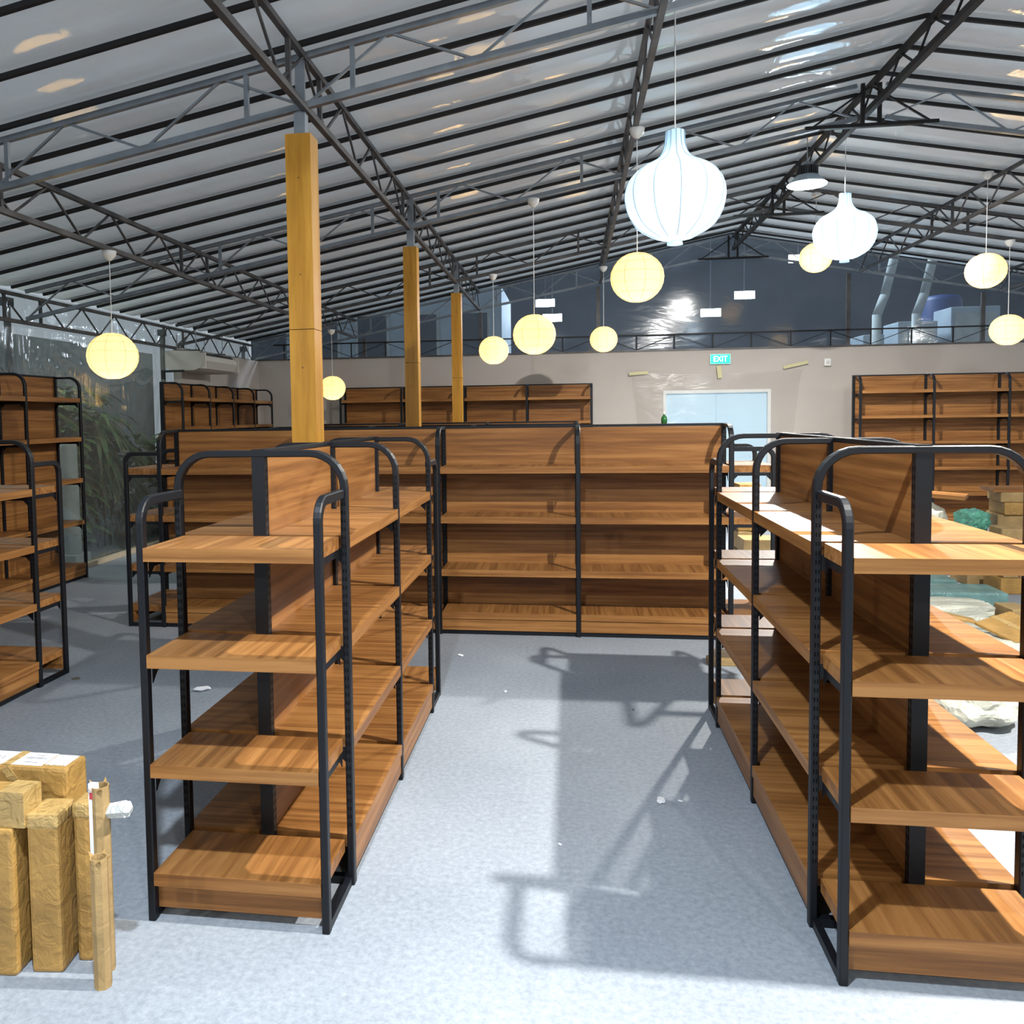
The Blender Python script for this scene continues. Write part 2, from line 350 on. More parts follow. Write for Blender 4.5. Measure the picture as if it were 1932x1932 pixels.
# door: glazed pale leaf behind the opening, with dust film taped over it
dr = bpy.data.objects.new('door_1', None); COL.objects.link(dr); dr.location = (DX0, Y1, 0); struct(dr)
M['doorblue'] = plain('pale_blue_door_glow', (0.42, 0.56, 0.66), 0.4, emit=(0.5, 0.72, 0.85), es=0.10)  # weak emission in the colour makes the leaves glow without a lamp
w = DX1-DX0
b = MB(); b.box(0, .05, -.01, .12, 0, DZ, 'white_pl'); b.box(w-.05, w, -.01, .12, 0, DZ, 'white_pl'); b.box(.05, w-.05, -.01, .12, DZ-.05, DZ, 'white_pl'); b.build('frame', dr)
for k in (0, 1):
    x0 = .05+k*(w-.1)/2
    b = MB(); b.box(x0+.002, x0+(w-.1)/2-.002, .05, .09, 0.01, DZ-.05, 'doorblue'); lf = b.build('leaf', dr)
    b = MB(); hx = (w/2-.06) if k == 0 else (w/2+.06); b.tube((hx, .035, .95), (hx, .035, 1.15), .012, 'steel'); b.build('handle', lf)
# film over the door
b = MB(); nx_, nz_ = 28, 20; fx0, fx1, fz0, fz1 = 1.0, 3.72, 0.02, 2.39
P = []; rnd = random.Random(5)
for j in range(nz_+1):
    for i in range(nx_+1):
        u = i/nx_; v = j/nz_; pinch = 0.30*(1-v)**0.6
        x = fx0+(fx1-fx0)*u; x += (0.5-u)*pinch*1.4
        y = Y1-.03-.03*abs(math.sin(7*u+5*v*u))*(1-v*.7)-.012*rnd.random()
        z = fz0+(fz1-fz0)*v - (.05*math.sin(math.pi*u)*v)
        P.append((x, y, z))
b.poly(P, [(j*(nx_+1)+i, j*(nx_+1)+i+1, (j+1)*(nx_+1)+i+1, (j+1)*(nx_+1)+i) for j in range(nz_) for i in range(nx_)], 'doorfilm')
film = b.build('dust_sheet', smooth=True)
tag(film, 'clear plastic dust sheet taped over the pale blue double door', 'plastic sheet')
M['mask_tape'] = plain('masking_tape', (0.55, 0.50, 0.28), 0.6)
for (p, q, wd) in (((.97, 2.365), (1.28, 2.385), .05), ((3.42, 2.42), (3.80, 2.50), .05), ((2.43, 2.27), (2.41, 2.47), .07)):
    b = MB(); b.bar((p[0], Y1-.055, p[1]), (q[0], Y1-.055, q[1]), .004, wd, 'mask_tape'); b.build('tape', film)
# exit sign
ex = thing('exit_sign', 'green lit EXIT sign high on the cream back wall above the door', 'sign', (2.435, Y1, 2.58))
b = MB(); b.bevbox(-.165, .165, -.045, -.0, -.085, .085, .006, 'white_pl'); b.build('housing', ex)
b = MB(); b.box(-.155, .155, -.050, -.046, -.075, .075, 'exit_green'); b.build('face', ex)
text_mesh('lettering', 'EXIT', .13, 'exit_white', ex, Matrix.Translation((0, -.052, 0)) @ Matrix.Rotation(R(90), 4, 'X') @ Matrix.Diagonal((.85, 1, 1, 1)), .002)
# small sensor box
sn = thing('wall_sensor', 'small white sensor box on the cream wall right of the door', 'sensor', (4.1, Y1, 2.49))
b = MB(); b.bevbox(-.05, .05, -.06, 0, -.06, .06, .012, 'white_pl'); b.build('housing', sn)
b = MB(); b.lathe([(.025, 0), (.022, .015), (.0, .02)], (0, 0, 0), 'ac', 12); q = b.build('lens', sn); q.matrix_local = Matrix.Translation((0, -.06, 0)) @ Matrix.Rotation(R(90), 4, 'X')

# ------------------------------------------------------------------ roof steelwork
proto = {}
for y in rafter_y:
    if not (Y0+.1 < y < Y1-.05): continue
    for s_ in (-1, 1):
        if s_ not in proto:
            xe = EL+.02 if s_ < 0 else ER-.02
            b = MB(); b.bar((xe, 0, zr(xe)-.004), (RX, 0, zr(RX)-.004), .026, .030, 'rafter'); o = b.build('roof_rafter')
            tag(o, 'thin dark steel rafter under the plastic roof sheet, '+('left slope' if s_ < 0 else 'right slope'), 'rafter', 'rafters of the '+('left' if s_ < 0 else 'right')+' roof slope')
            proto[s_] = o
        else:
            o = proto[s_].copy(); COL.objects.link(o)
        o.location = (0, y, 0)

def truss(name, label, p0, p1, dz, n, mat, verts=(), group=None, ch=.034, br=.014, skip=None):
    """lattice beam: p0/p1 ends of the top chord; bottom chord dz below; n zigzag cells; verts: fractions with a post"""
    p0 = Vector(p0); p1 = Vector(p1); d = Vector((0, 0, -dz)); L = p1-p0
    t = thing(name, label, 'truss', p0, 0, group); O = Vector((0, 0, 0))
    b = MB(); b.bar(O, L, ch, ch, mat); b.build('top_chord', t)
    b = MB(); b.bar(O+d, L+d, ch*1.1, ch*1.1, mat); b.build('bottom_chord', t)
    for i in range(n):
        a = L*(i/n); c = L*((i+.5)/n); e = L*((i+1)/n)
        for q0, q1 in ((a+d, c), (c, e+d)):
            b = MB(); b.bar(q0, q1, br, br, mat); b.build('brace', t)
    for v in verts:
        b = MB(); b.bar(L*v, L*v+d, .026, .026, mat); b.build('post', t)
    return t
YB = [-1.55, 1.65, 4.85, 8.05, 11.4, 14.42]
yv = [(y-Y0-.1)/(14.4-Y0-.1) for y in YB[1:-1]]
vv = []
for f in yv: vv += [f-.016, f+.016]
for x, lab, mt in ((-3.68, 'lengthwise lattice beam over the left aisle holding two round lanterns', 'oldsteel'),
                   (-1.51, 'lengthwise lattice beam running over the wood clad columns', 'oldsteel'),
                   (0.50, 'lengthwise lattice beam just left of the large white onion lamp', 'oldsteel'),
                   (4.55, 'lengthwise lattice beam right of the ridge above the right lanterns', 'oldsteel'),
                   (6.60, 'lengthwise lattice beam second to the right of the ridge', 'oldsteel'),
                   (8.70, 'lengthwise lattice beam nearest the right eave', 'oldsteel')):
    truss('lattice_beam', lab, (x, Y0+.1, zr(x)-.055), (x, 14.4, zr(x)-.055), .29, 22, mt, vv)
truss('lattice_beam', 'low eave lattice along the top of the left plastic wall', (EL+.06, Y0+.1, 3.0), (EL+.06, 14.4, 3.0), .27, 26, 'oldsteel', vv)
# ridge beam
truss('ridge_beam', 'dark lattice ridge beam at the peak of the roof', (RX, Y0+.1, zr(RX)-.07), (RX, 14.4, zr(RX)-.07), .2, 30, 'rafter', (), ch=.045)
for k, y in enumerate(YB):
    nm = ['first', 'second', 'third', 'fourth', 'fifth', 'rearmost'][k]
    mt = 'steel' if k in (2, 3, 5) else 'oldsteel'
    xe = EL+.1; xr = ER-.1
    fv = [(x-xe)/(RX-xe) for x in (-3.68+.3, -1.51-.3, -1.51+.35, .5-.3)]
    truss('cross_truss', f'sloping lattice truss across the left roof slope, {nm} from the front', (xe, y, zr(xe)-.05), (RX-.12, y, zr(RX-.12)-.05), .28, 8, mt, fv)
    truss('cross_truss', f'sloping lattice truss across the right roof slope, {nm} from the front', (xr, y, zr(xr)-.05), (RX+.12, y, zr(RX+.12)-.05), .28, 8, mt, [1-f for f in fv])
    kp = thing('ridge_strut', f'short black cross tie under the ridge, {nm} from the front', 'strut', (RX, y, 4.2))
    b = MB(); b.bar((-.55, 0, .0), (.55, 0, .0), .05, .03, 'rafter'); b.build('tie', kp)
    for sx in (-.07, .07):
        b = MB(); b.bar((sx, 0, .0), (sx, 0, .36), .03, .03, 'rafter'); b.build('post', kp)
    for sx in (-.5, .5):
        b = MB(); b.bar((sx, 0, .0), (0, 0, .34), .016, .016, 'rafter'); b.build('brace', kp)
    # eave posts
    if k >= 1:
        ep = thing('eave_post', f'slim steel post at the left plastic wall, {nm} from the front', 'post', (EL-.10, y-.03, 0))
        b = MB(); b.box(-.025, .025, -.025, .025, -.02, 2.98, 'oldsteel'); b.build('shaft', ep)
        b = MB(); b.box(-.04, .04, -.06, .06, 2.90, 2.985, 'rafter'); b.build('head_plate', ep)
        if k == 2 or k == 3:
            b = MB(); b.bar((0.0, -.02, 2.2), (.0, -.85, 2.72), .02, .02, 'steel'); b.build('diagonal', ep)
# gable posts and rail on top of the cream wall
for x, lab in ((-3.55, 'left of the far left lantern'), (-1.51, 'in line with the clad columns'), (.47, 'left of the EXIT sign'), (4.42, 'right of the EXIT sign'), (6.42, 'near the right lanterns'), (8.4, 'far right')):
    gp = thing('gable_post', 'thin dark steel post standing on the cream back wall, '+lab, 'post', (x, Y1+.02, WZ+.025))
    b = MB(); b.box(-.03, .03, -.02, .02, 0, zr(x)-WZ-.40, 'oldsteel'); b.build('shaft', gp)
    b = MB(); b.box(-.045, .045, -.03, .03, 0, .012, 'oldsteel'); b.build('base_plate', gp)
rl = thing('gable_railing', 'low black metal railing along the top of the cream back wall', 'railing', (0, Y1-.005, WZ+.025))
b = MB(); b.bar((-5.2, 0, .245), (10.7, 0, .245), .02, .022, 'rafter'); b.build('top_rail', rl)
x = -5.0; k = 0
while x < 10.6:
    b = MB(); b.bar((x, 0, 0), (x, 0, .24), .02, .02, 'rafter'); b.build('baluster', rl)
    if x+.62 < 10.6:
        b = MB()
        if k % 2: b.bar((x, 0, .235), (x+.6, 0, .01), .01, .01, 'rafter')
        else: b.bar((x, 0, .01), (x+.6, 0, .235), .01, .01, 'rafter')
        b.build('brace', rl)
    x += .61; k += 1

# ------------------------------------------------------------------ wood clad columns
def column(x, y, w, top, label):
    t = thing('clad_column', label, 'column', (x, y, 0)); h = w/2; s1 = 2.222
    for nm, z0, z1 in (('lower_cladding', .0, s1-.004), ('upper_cladding', s1, top)):
        b = MB()
        b.box(-h, h, -h, -h+.012, z0, z1, 'ply'); b.box(-h, h, h-.012, h, z0, z1, 'ply')
        b.box(-h, -h+.012, -h+.0125, h-.0125, z0, z1, 'ply'); b.box(h-.012, h, -h+.0125, h-.0125, z0, z1, 'ply')
        c = b.build(nm, t)
        for zz in ([z1-.25, z1-.8] if z1 > 3 else [z1-.22, z1-.9, .4]):
            b = MB(); b.tube((0.0, -h-.0008, zz), (0.0, -h+.001, zz), .004, 'dark', 8); b.build('screw', c)
    b = MB(); b.box(-.033, .033, -.033, .033, 0.0, zr(x)-.37, 'steel'); b.box(-.028, .028, -.01, .01, zr(x)-.37, zr(x)-.06, 'steel'); b.build('steel_pole', t)
column(-1.538, 4.85, .150, 3.335, 'square column clad in orange varnished plywood, nearest and tallest in view')
column(-1.496, 8.05, .130, 3.315, 'square plywood clad column, middle of the three in a row')
column(-1.505, 11.4, .132, 3.352, 'square plywood clad column, farthest and slimmest of the three')

# ------------------------------------------------------------------ shelving
def arc(cx, cz, r, a0, a1, n=7): return [(cx+r*math.cos(R(a0+(a1-a0)*i/n)), cz+r*math.sin(R(a0+(a1-a0)*i/n))) for i in range(n+1)]
def shelving(label, cat, loc, rz, xs, d, H, zs, double=True, caps=(), cd=.30, capH=1.445, slots=True, group=None, th=.045, brackets=True):
    t = thing('shelving_unit', label, cat, loc, rz, group)
    sides = (-1, 1) if double else (-1,)
    for xi in xs:
        # bent end frame
        r = .125
        if double:
            path = [(-d, 0.0)] + [(-d, H-r-.012)] + [(y, z) for y, z in arc(-d+r, H-r-.012, r, 180, 90)] + arc(d-r, H-r-.012, r, 90, 0) + [(d, 0.0)]
        else:
            path = [(-d, 0.0)] + [(-d, H-r-.012)] + arc(-d+r, H-r-.012, r, 180, 90) + [(.0, H-.012)]
        b = MB(); b.sweep([(xi, y, z) for y, z in path], (1, 0, 0), .0125, .018, 'black')
        y1 = d if double else 0.0
        b.box(xi-.014, xi+.014, -d+.013, y1-.013, .002, .03, 'black')
        if slots:
            z = .22
            while z < H-.16:
                for sx in (-1, 1):
                    for yy in ((-d, d) if double else (-d,)):
                        for q in (-.006, .006): pass
                for fx in (-1, 1):
                    X = xi+fx*.0182
                    for yy in ((-d, d) if double else (-d,)):
                        for q in (-.0045, .0045):
                            b.poly([(X, yy+q-.0018, z), (X, yy+q+.0018, z), (X, yy+q+.0018, z+.014), (X, yy+q-.0018, z+.014)], [(0, 1, 2, 3)], 'slot')
                z += .03
        b.build('end_frame', t)
        b = MB(); b.box(xi-.016, xi+.016, -.0245, .0245, 0.0, H+.004, 'black')
        z = .10
        while z < H-.05:
            for fy in (-1, 1):
                for q in (-.008, .008):
                    Yq = fy*.0248; b.poly([(xi+q-.0022, Yq, z), (xi+q+.0022, Yq, z), (xi+q+.0022, Yq, z+.016), (xi+q-.0022, Yq, z+.016)], [(0, 1, 2, 3)], 'slot')
            z += .03
        X = xi-.0163
        for zz in (1.24, .06): b.poly([(X, -.003, zz), (X, .003, zz), (X, .003, zz+.022), (X, -.003, zz+.022)], [(0, 1, 2, 3)], 'slot')
        b.build('upright', t)
    for i in range(len(xs)-1):
        a, c = xs[i]+.019, xs[i+1]-.019
        b = MB(); b.box(a, c, -.009, .009, zs[-1]+.001, H-.017, 'wood_x'); b.build('back_panel', t)
        b = MB(); b.sweep([(a, 0, H-.006), (c, 0, H-.006)], (0, 1, 0), .010, .010, 'black'); b.build('top_rail', t)
        for s in sides:
            for zt in zs:
                b = MB(); b.box(a, c, s*.0095, s*(d+.012), zt-th, zt, 'wood_x', top='wood_y', ends='wood_y'); sh = b.build('shelf', t)
                if brackets and zt > .3:
                    for X in (a+.001, c-.004):
                        q = [(s*.026, zt-th-.001), (s*(d-.014), zt-th-.001), (s*(d-.014), zt-th-.065), (s*(d-.05), zt-th-.028), (s*.06, zt-th-.028), (s*.026, zt-th-.065)]
                        P = [(X, y, z) for y, z in q]+[(X+.003, y, z) for y, z in q]
                        b = MB(); b.poly(P, [(0, 1, 2, 3, 4, 5), (11, 10, 9, 8, 7, 6)]+[(k, k+6, (k+1) % 6+6, (k+1) % 6) for k in range(6)], 'black'); b.build('bracket', sh)
            b = MB(); b.box(a, c, s*(d-.012), s*(d+.006), .036, zs[-1]-th-.006, 'wood_x'); b.build('base_board', t)
            b = MB(); b.box(a, c, s*(d-.03), s*(d-.006), .003, .035, 'black'); b.build('base_rail', t)
    for e in caps:
        x0 = xs[0] if e < 0 else xs[-1]; xc = x0+e*cd; dc = d-.008
        for s in (-1, 1):
            r = .07
            pts = [(xc, 0.0)] + [(xc, capH-r-.012)] + ([(x, z) for x, z in arc(xc-e*r, capH-r-.012, r, 0 if e > 0 else 180, 90)]) + [(x0+e*.016, capH-.012)]
            b = MB(); b.sweep([(x, s*dc, z) for x, z in pts], (0, 1, 0), .0165, .013, 'black')
            b.box(min(x0+e*.016, xc-e*.014), max(x0+e*.016, xc-e*.014), s*dc-.012, s*dc+.012, .002, .03, 'black')
            b.build('cap_frame', t)
        for zt in zs:
            b = MB(); xa, xb = x0+e*.017, xc+e*.018
            b.box(xa, xb, -dc+.013, dc-.013, zt-th, zt, 'wood_x' if False else 'wood_c', top='wood_x', ends='wood_y'); sh = b.build('cap_shelf', t)
            if brackets and zt > .3:
                for s in (-1, 1):
                    Yb = s*(dc-.016)
                    q = [(x0+e*.018, zt-th-.001), (xc-e*.016, zt-th-.001), (xc-e*.016, zt-th-.06), (xc-e*.05, zt-th-.026), (x0+e*.05, zt-th-.026), (x0+e*.018, zt-th-.06)]
                    P = [(x, Yb-.0015, z) for x, z in q]+[(x, Yb+.0015, z) for x, z in q]
                    b = MB(); b.poly(P, [(0, 1, 2, 3, 4, 5), (11, 10, 9, 8, 7, 6)]+[(k, k+6, (k+1) % 6+6, (k+1) % 6) for k in range(6)], 'black'); b.build('bracket', sh)
        b = MB(); b.box(xc-e*.03, xc-e*.012, -dc+.014, dc-.014, .036, zs[-1]-th-.006, 'wood_c'); b.build('base_board', t)
    return t
M['wood_c'] = M['wood_y']
ZG = [1.28, .92, .545, .17]
Q = R(90)
def along_y(*a, **k): pass
# root local X -> world +Y, local Y -> world -X
shelving('near left double-sided wooden shelving unit with black metal frame and rounded end cap', 'shelving unit',
         (-1.114, 2.93, 0), Q, [0, .90, 1.805], .314, 1.59, ZG, True, (-1, 1))
shelving('near right double-sided wooden shelving unit with black metal frame, cut by the photo edge', 'shelving unit',
         (1.101, 2.87, 0), Q, [0, .905, 1.81], .316, 1.59, ZG, True, (-1, 1), cd=.29)
shelving('double-sided wooden shelving unit at the far left edge, its rounded end towards the back', 'shelving unit',
         (-3.70, 2.22, 0), Q, [0, .90, 1.80, 2.70], .314, 1.59, ZG, True, (1,))
ZA = [1.312, .925, .512, .177]
shelving('long wooden shelving row facing the camera across the end of the middle aisle', 'shelving unit',
         (-3.324, 6.82, 0), 0, [0, 1.17, 2.304, 3.379, 4.50], .33, 1.62, ZA, True, (-1, 1), th=.052)
shelving('second long shelving row, only its top rail showing behind the row facing the camera', 'shelving unit',
         (-3.20, 9.0, 0), 0, [0, 1.095, 2.19, 3.285], .33, 1.61, ZA, True, (-1, 1), th=.052)
shelving('third long shelving row, its top rail showing just in front of the back wall shelves', 'shelving unit',
         (-3.15, 10.5, 0), 0, [0, 1.075, 2.15, 3.225], .33, 1.625, ZA, True, (-1, 1), th=.052)
ZT = [1.955, 1.535, 1.09, .635, .165]
shelving('tall wooden wall shelving against the left plastic wall with plants behind', 'shelving unit',
         (-5.545, 4.79, 0), R(90), [0, .93, 1.86, 2.79, 3.72], .295, 2.19, ZT, False)
shelving('tall wooden shelving in the back left corner below the air conditioner', 'shelving unit',
         (-5.40, 10.68, 0), R(90), [0, .86, 1.72, 2.58, 3.42], .29, 2.215, [2.01, 1.615, 1.22, .82, .42, .165], False)
shelving('tall wooden shelving against the back wall left of the door', 'shelving unit',
         (-3.83, 14.22, 0), 0, [0, 1.043, 2.086, 3.129, 4.172], .32, 2.215, [2.0, 1.61, 1.22, .82, .42, .165], False)
shelving('tall wooden shelving against the back wall right of the door', 'shelving unit',
         (4.27, 13.72, 0), 0, [0, 1.02, 2.04, 3.06, 4.08], .32, 2.24, [2.005, 1.63, 1.245, .86, .48, .165], False)

# ------------------------------------------------------------------ lamps
def lantern(c, cupz, label, tilt=(0, 0)):
    t = thing('paper_lantern', label, 'lantern', (c[0], c[1], cupz), 0, 'round paper lanterns')
    cz = c[2]-cupz; rr = .2; rz_ = .188
    b = MB(); prof = []
    n = 22
    for i in range(n+1):
        a = R(-76 + 152*i/n); k = 1 + (.006 if i % 2 else -.004)
        prof.append((rr*math.cos(a)*k, rz_*math.sin(a)))
    b.lathe(prof, (0, 0, cz), 'paper_shade', 40); sh = b.build('lamp_shade', t, True)
    b = MB()
    for i in range(8):
        a = 2*math.pi*(i+.3)/8; pr = None
        for k in range(15):
            e = R(-74+148*k/14); p = Vector((rr*1.006*math.cos(e)*math.cos(a), rr*1.006*math.cos(e)*math.sin(a), cz+rz_*1.006*math.sin(e)))
            if pr: b.tube(pr, p, .0016, 'rib', 4)
            pr = p
    for e in (-38, -14, 10, 34, 56):
        pr = None
        for k in range(25):
            a = 2*math.pi*k/24; p = Vector((rr*1.006*math.cos(R(e))*math.cos(a), rr*1.006*math.cos(R(e))*math.sin(a), cz+rz_*1.006*math.sin(R(e))))
            if pr: b.tube(pr, p, .0012, 'rib', 4)
            pr = p
    b.build('wire_ribs', sh)
    b = MB(); b.tube((0, 0, -.02), (0, 0, cz+.05), .0035, 'white_pl', 8); b.build('cord', t)
    b = MB(); b.lathe([(.012, -.075), (.03, -.06), (.05, -.035), (.058, -.0), (.055, .004), (.0, .004)], (0, 0, 0), 'white_pl', 20); b.build('ceiling_cup', t, True)
    b = MB(); b.tube((0, 0, cz+.06), (0, 0, cz-.0), .018, 'white_pl', 12); b.build('socket', t)
    b = MB(); b.lathe([(.0, -.045), (.018, -.04), (.028, -.02), (.03, 0), (.022, .025), (.012, .04)], (0, 0, cz-.055), 'bulb', 16); bu = b.build('bulb', t, True)
    L = light('lantern_light', 'POINT', (c[0], c[1], c[2]-.075), 4.0, (1.0, 0.80, 0.45), .036)
    return t
M['bulb'] = plain('warm_bulb', (1, .9, .7), .4, emit=(1, .8, .45), es=1.5)
def cbx(x): return zr(x)-.353      # underside of the cross trusses
def cby(x): return zr(x)-.368      # underside of the lengthwise beams
LN = [((-3.67, 6.44, 2.23), cby(-3.68), 'yellow round paper lantern hanging over the left aisle in front of the plastic wall'),
      ((-3.66, 12.84, 2.17), cby(-3.68), 'small far yellow paper lantern at the back wall, lowest hanging'),
      ((-1.01, 11.40, 2.58), cbx(-1.01), 'yellow paper lantern just right of the farthest clad column'),
      ((-.33, 8.05, 2.46), cbx(-.33), 'bright pale yellow paper lantern above the middle shelving row'),
      ((.49, 12.70, 2.80), cby(.5), 'smallest lantern left of the EXIT sign near the railing'),
      ((.51, 6.67, 2.74), cby(.5), 'largest looking yellow lantern directly below the big onion lamp'),
      ((3.134, 11.615, 3.676), zr(3.134)-.028, 'orange tinted lantern half hidden behind the small onion lamp'),
      ((4.46, 10.04, 3.197), zr(4.46)-.028, 'tilted looking warm lantern high at the right side'),
      ((5.33, 11.40, 2.67), cbx(5.33), 'lowest lantern at the right edge of the photo')]
for c, cz, lab in LN: lantern(c, cz, lab)
def onion(x, y, zb, top, label, s=1.0, power=6):
    t = thing('onion_lamp', label, 'pendant lamp', (x, y, zb), 0, 'white onion pendant lamps')
    pr = [(.048, 0), (.048, .03), (.10, .038), (.15, .06), (.215, .10), (.25, .14), (.282, .20), (.296, .26), (.30, .30), (.294, .34), (.276, .39), (.245, .43), (.20, .465), (.15, .49), (.108, .515), (.082, .545), (.066, .58), (.058, .62), (.056, .68)]
    # resample smoothly
    prof = []
    for i in range(len(pr)-1):
        p0 = pr[max(0, i-1)]; p1 = pr[i]; p2 = pr[i+1]; p3 = pr[min(len(pr)-1, i+2)]
        for k in range(3):
            u = k/3
            f = lambda a, b_, c, d: .5*((2*b_)+(-a+c)*u+(2*a-5*b_+4*c-d)*u*u+(-a+3*b_-3*c+d)*u**3)
            prof.append((f(p0[0], p1[0], p2[0], p3[0])*s, f(p0[1], p1[1], p2[1], p3[1])*s))
    prof.append((pr[-1][0]*s, pr[-1][1]*s))
    b = MB(); b.lathe(prof, (0, 0, 0), 'onion_shade', 48); sh = b.build('lamp_shade', t, True)
    for i in range(12):
        b = MB(); a = 2*math.pi*i/12; q = None
        for r, z in prof[6::2]:
            p = Vector(((r+.002)*math.cos(a), (r+.002)*math.sin(a), z))
            if q: b.tube(q, p, .0022, 'rib_w', 4)
            q = p
        b.build('rib', sh)
    b = MB(); b.tube((0, 0, .56*s), (0, 0, top-zb), .004, 'white_pl', 8); b.build('cord', t)
    b = MB(); b.lathe([(.052*s, .672*s), (.054*s, .684*s), (.0, .686*s)], (0, 0, 0), 'steel', 20); b.build('top_ring', t)
    b = MB(); b.lathe([(.0, .17), (.05, .18), (.07, .23), (.055, .29), (.02, .33)], (0, 0, 0), 'onion_bulb', 20); b.build('bulb', t, True)
    b = MB(); b.tube((0, 0, .33), (0, 0, .57), .02, 'white_pl', 10); b.build('socket', t)
    light('onion_light', 'POINT', (x, y, zb+.235), power, (0.80, 0.92, 1.0), .085)
    return t
M['onion_bulb'] = plain('white_bulb', (1, 1, 1), .4, emit=(.9, .97, 1), es=1.0)
onion(.64, 5.41, 2.735, zr(.64)-.02, 'large glowing white onion shaped pendant lamp in the upper middle', power=6)
onion(2.75, 9.17, 3.205, zr(2.75)-.04, 'smaller looking white onion pendant lamp beside the ridge, in front of a yellow lantern', power=6)
onion(-3.68, 1.4, 2.35, zr(-3.68)-.35, 'white onion pendant lamp added unseen over the near left aisle to brighten the roof', power=20)  # added lamp out of view, lifts the left side and roof
hbl = ['round LED high bay lamp under the ridge beside the small onion lamp', 'round LED high bay lamp under the ridge above the near shelving', 'round LED high bay lamp under the front end of the ridge', 'round LED high bay lamp over the far right side', 'round LED high bay lamp over the near right side', 'round LED high bay lamp added over the front left as unseen fill', 'round LED high bay lamp over the aisle above the camera']
def high_bay(x, y, z, label):
    t = thing('high_bay_lamp', label, 'high bay lamp', (x, y, z), 0, 'LED high bay lamps')
    b = MB(); b.lathe([(.0, .0), (.19, .0), (.198, .008), (.19, .014)], (0, 0, 0), 'led', 40); b.build('lens', t)
    b = MB(); b.lathe([(.192, .015), (.16, .05), (.125, .085), (.11, .10), (.0, .10)], (0, 0, 0), 'unit_grey', 40); b.build('reflector', t, True)
    b = MB(); b.lathe([(.0, .101), (.07, .101), (.07, .20), (.0, .20)], (0, 0, 0), 'fin', 20)
    for i in range(28):
        a = 2*math.pi*i/28; c_, s_ = math.cos(a), math.sin(a)
        b.bar((.06*c_, .06*s_, .15), (.108*c_, .108*s_, .15), .004, .09, 'fin')
    b.build('heatsink', t)
    b = MB(); b.box(-.05, .05, -.05, .05, .2, .235, 'steel'); b.build('driver_box', t)
    h = zr(x)-z-.02
    b = MB(); b.tube((0, 0, .235), (0, 0, h), .006, 'steel', 8); b.build('hook_rod', t)
for (x, y, z), lab in zip(HB_SPOTS, hbl): high_bay(x, y, z, lab)

# ------------------------------------------------------------------ air conditioner
ac = thing('air_conditioner', 'cream suspended air conditioner high in the back left corner', 'air conditioner', (-5.50, 11.0, 2.385))
prf = [(0, .04), (0, .27), (.10, .275), (.42, .26), (.545, .19), (.56, .13), (.50, .03), (.42, 0), (.10, 0)]
b = MB(); n = len(prf); P = [(x, 0, z) for x, z in prf]+[(x, 1.22, z) for x, z in prf]
b.poly(P, [tuple(range(n)), tuple(range(2*n-1, n-1, -1))]+[(k, k+n, (k+1) % n+n, (k+1) % n) for k in range(n)], 'ac'); b.build('body', ac)
b = MB(); b.bar((.535, .08, .16), (.535, 1.14, .16), .03, .022, 'dark', (1, 0, .2)); b.bar((.488, .08, .225), (.488, 1.14, .225), .05, .02, 'dark', (1, 0, 1)); b.build('air_outlet', ac)
b = MB(); b.box(.50, .575, .01, .05, .02, .235, 'ac'); b.box(.50, .575, 1.17, 1.21, .02, .235, 'ac'); b.build('side_trim', ac)
for y in (.15, 1.05):
    b = MB(); b.box(.06, .42, y, y+.03, .276, .295, 'oldsteel'); b.tube((.1, y+.015, .29), (.1, y+.015, .50), .006, 'steel'); b.tube((.38, y+.015, .29), (.38, y+.015, .56), .006, 'steel'); b.build('hanger', ac)
b = MB(); b.bar((-.02, -.06, -.012), (.3, -.06, -.012), .03, .03, 'dark'); b.bar((.0, -.06, 0), (.0, -.06, -.12), .04, .04, 'dark'); b.build('bracket', ac)

# ------------------------------------------------------------------ packages at the lower left
def package(name, label, loc, dims, rot, mat='kraft', bev=.012, cat='package', group=None, end=None):
    t = thing(name, label, cat, loc, rot[2], group); t.rotation_euler = rot
    w, d, h = dims
    b = MB(); b.bevbox(-w/2, w/2, -d/2, d/2, 0, h, bev, mat); b.build('wrapping', t)
    return t
h1 = package('flat_package', 'large flat kraft wrapped package standing on edge with white labels on top', (-2.14, 2.505, 0), (1.08, .115, .595), (0, 0, R(-1)))
b = MB(); b.box(-.10, .306, -.047, .05, .5952, .5962, 'paper'); b.box(.338, .445, -.047, .05, .5952, .5962, 'paper'); lb = b.build('label_sheet', h1)
b = MB(); b.box(.308, .336, -.052, .055, .5953, .5972, 'tape'); b.bar((.322, -.0585, .59), (.40, -.0585, .49), .03, .0016, 'tape', (0, 1, 0)); b.build('tape_strip', h1)
for (tx, ty, tz, s_) in ((.15, .002, '1166*1100', .034), (.165, -.028, '背板', .026), (.15, .032, '2PCS', .018)):
    text_mesh('lettering', tz, s_, 'ink', lb, Matrix.Translation((tx+.06, ty, .5964)) @ Matrix.Rotation(R(180), 4, 'Z'), .0003)
for k, (ty, w_) in enumerate(((.03, .03), (.012, .07), (.004, .08), (-.025, .05))):
    b = MB(); b.box(.392-w_/2, .392+w_/2, ty-.0018, ty+.0018, .5963, .5966, 'ink'); b.build('print_line', lb)
b = MB(); b.box(.452, .525, -.035, .042, .594, .5975, 'foam'); b.build('torn_end', h1)
h2 = package('flat_package', 'shorter kraft package lying across the tops at the left photo edge', (-2.14, 2.355, .465), (.96, .085, .105), (0, 0, R(-1)))
b = MB(); b.box(.40, .483, -.044, .044, -.002, .108, 'tape'); b.build('tape_strip', h2)
v3 = package('standing_package', 'upright kraft package under the lying one at the left edge', (-1.745, 2.335, 0), (.10, .10, .462), (0, 0, R(3)))
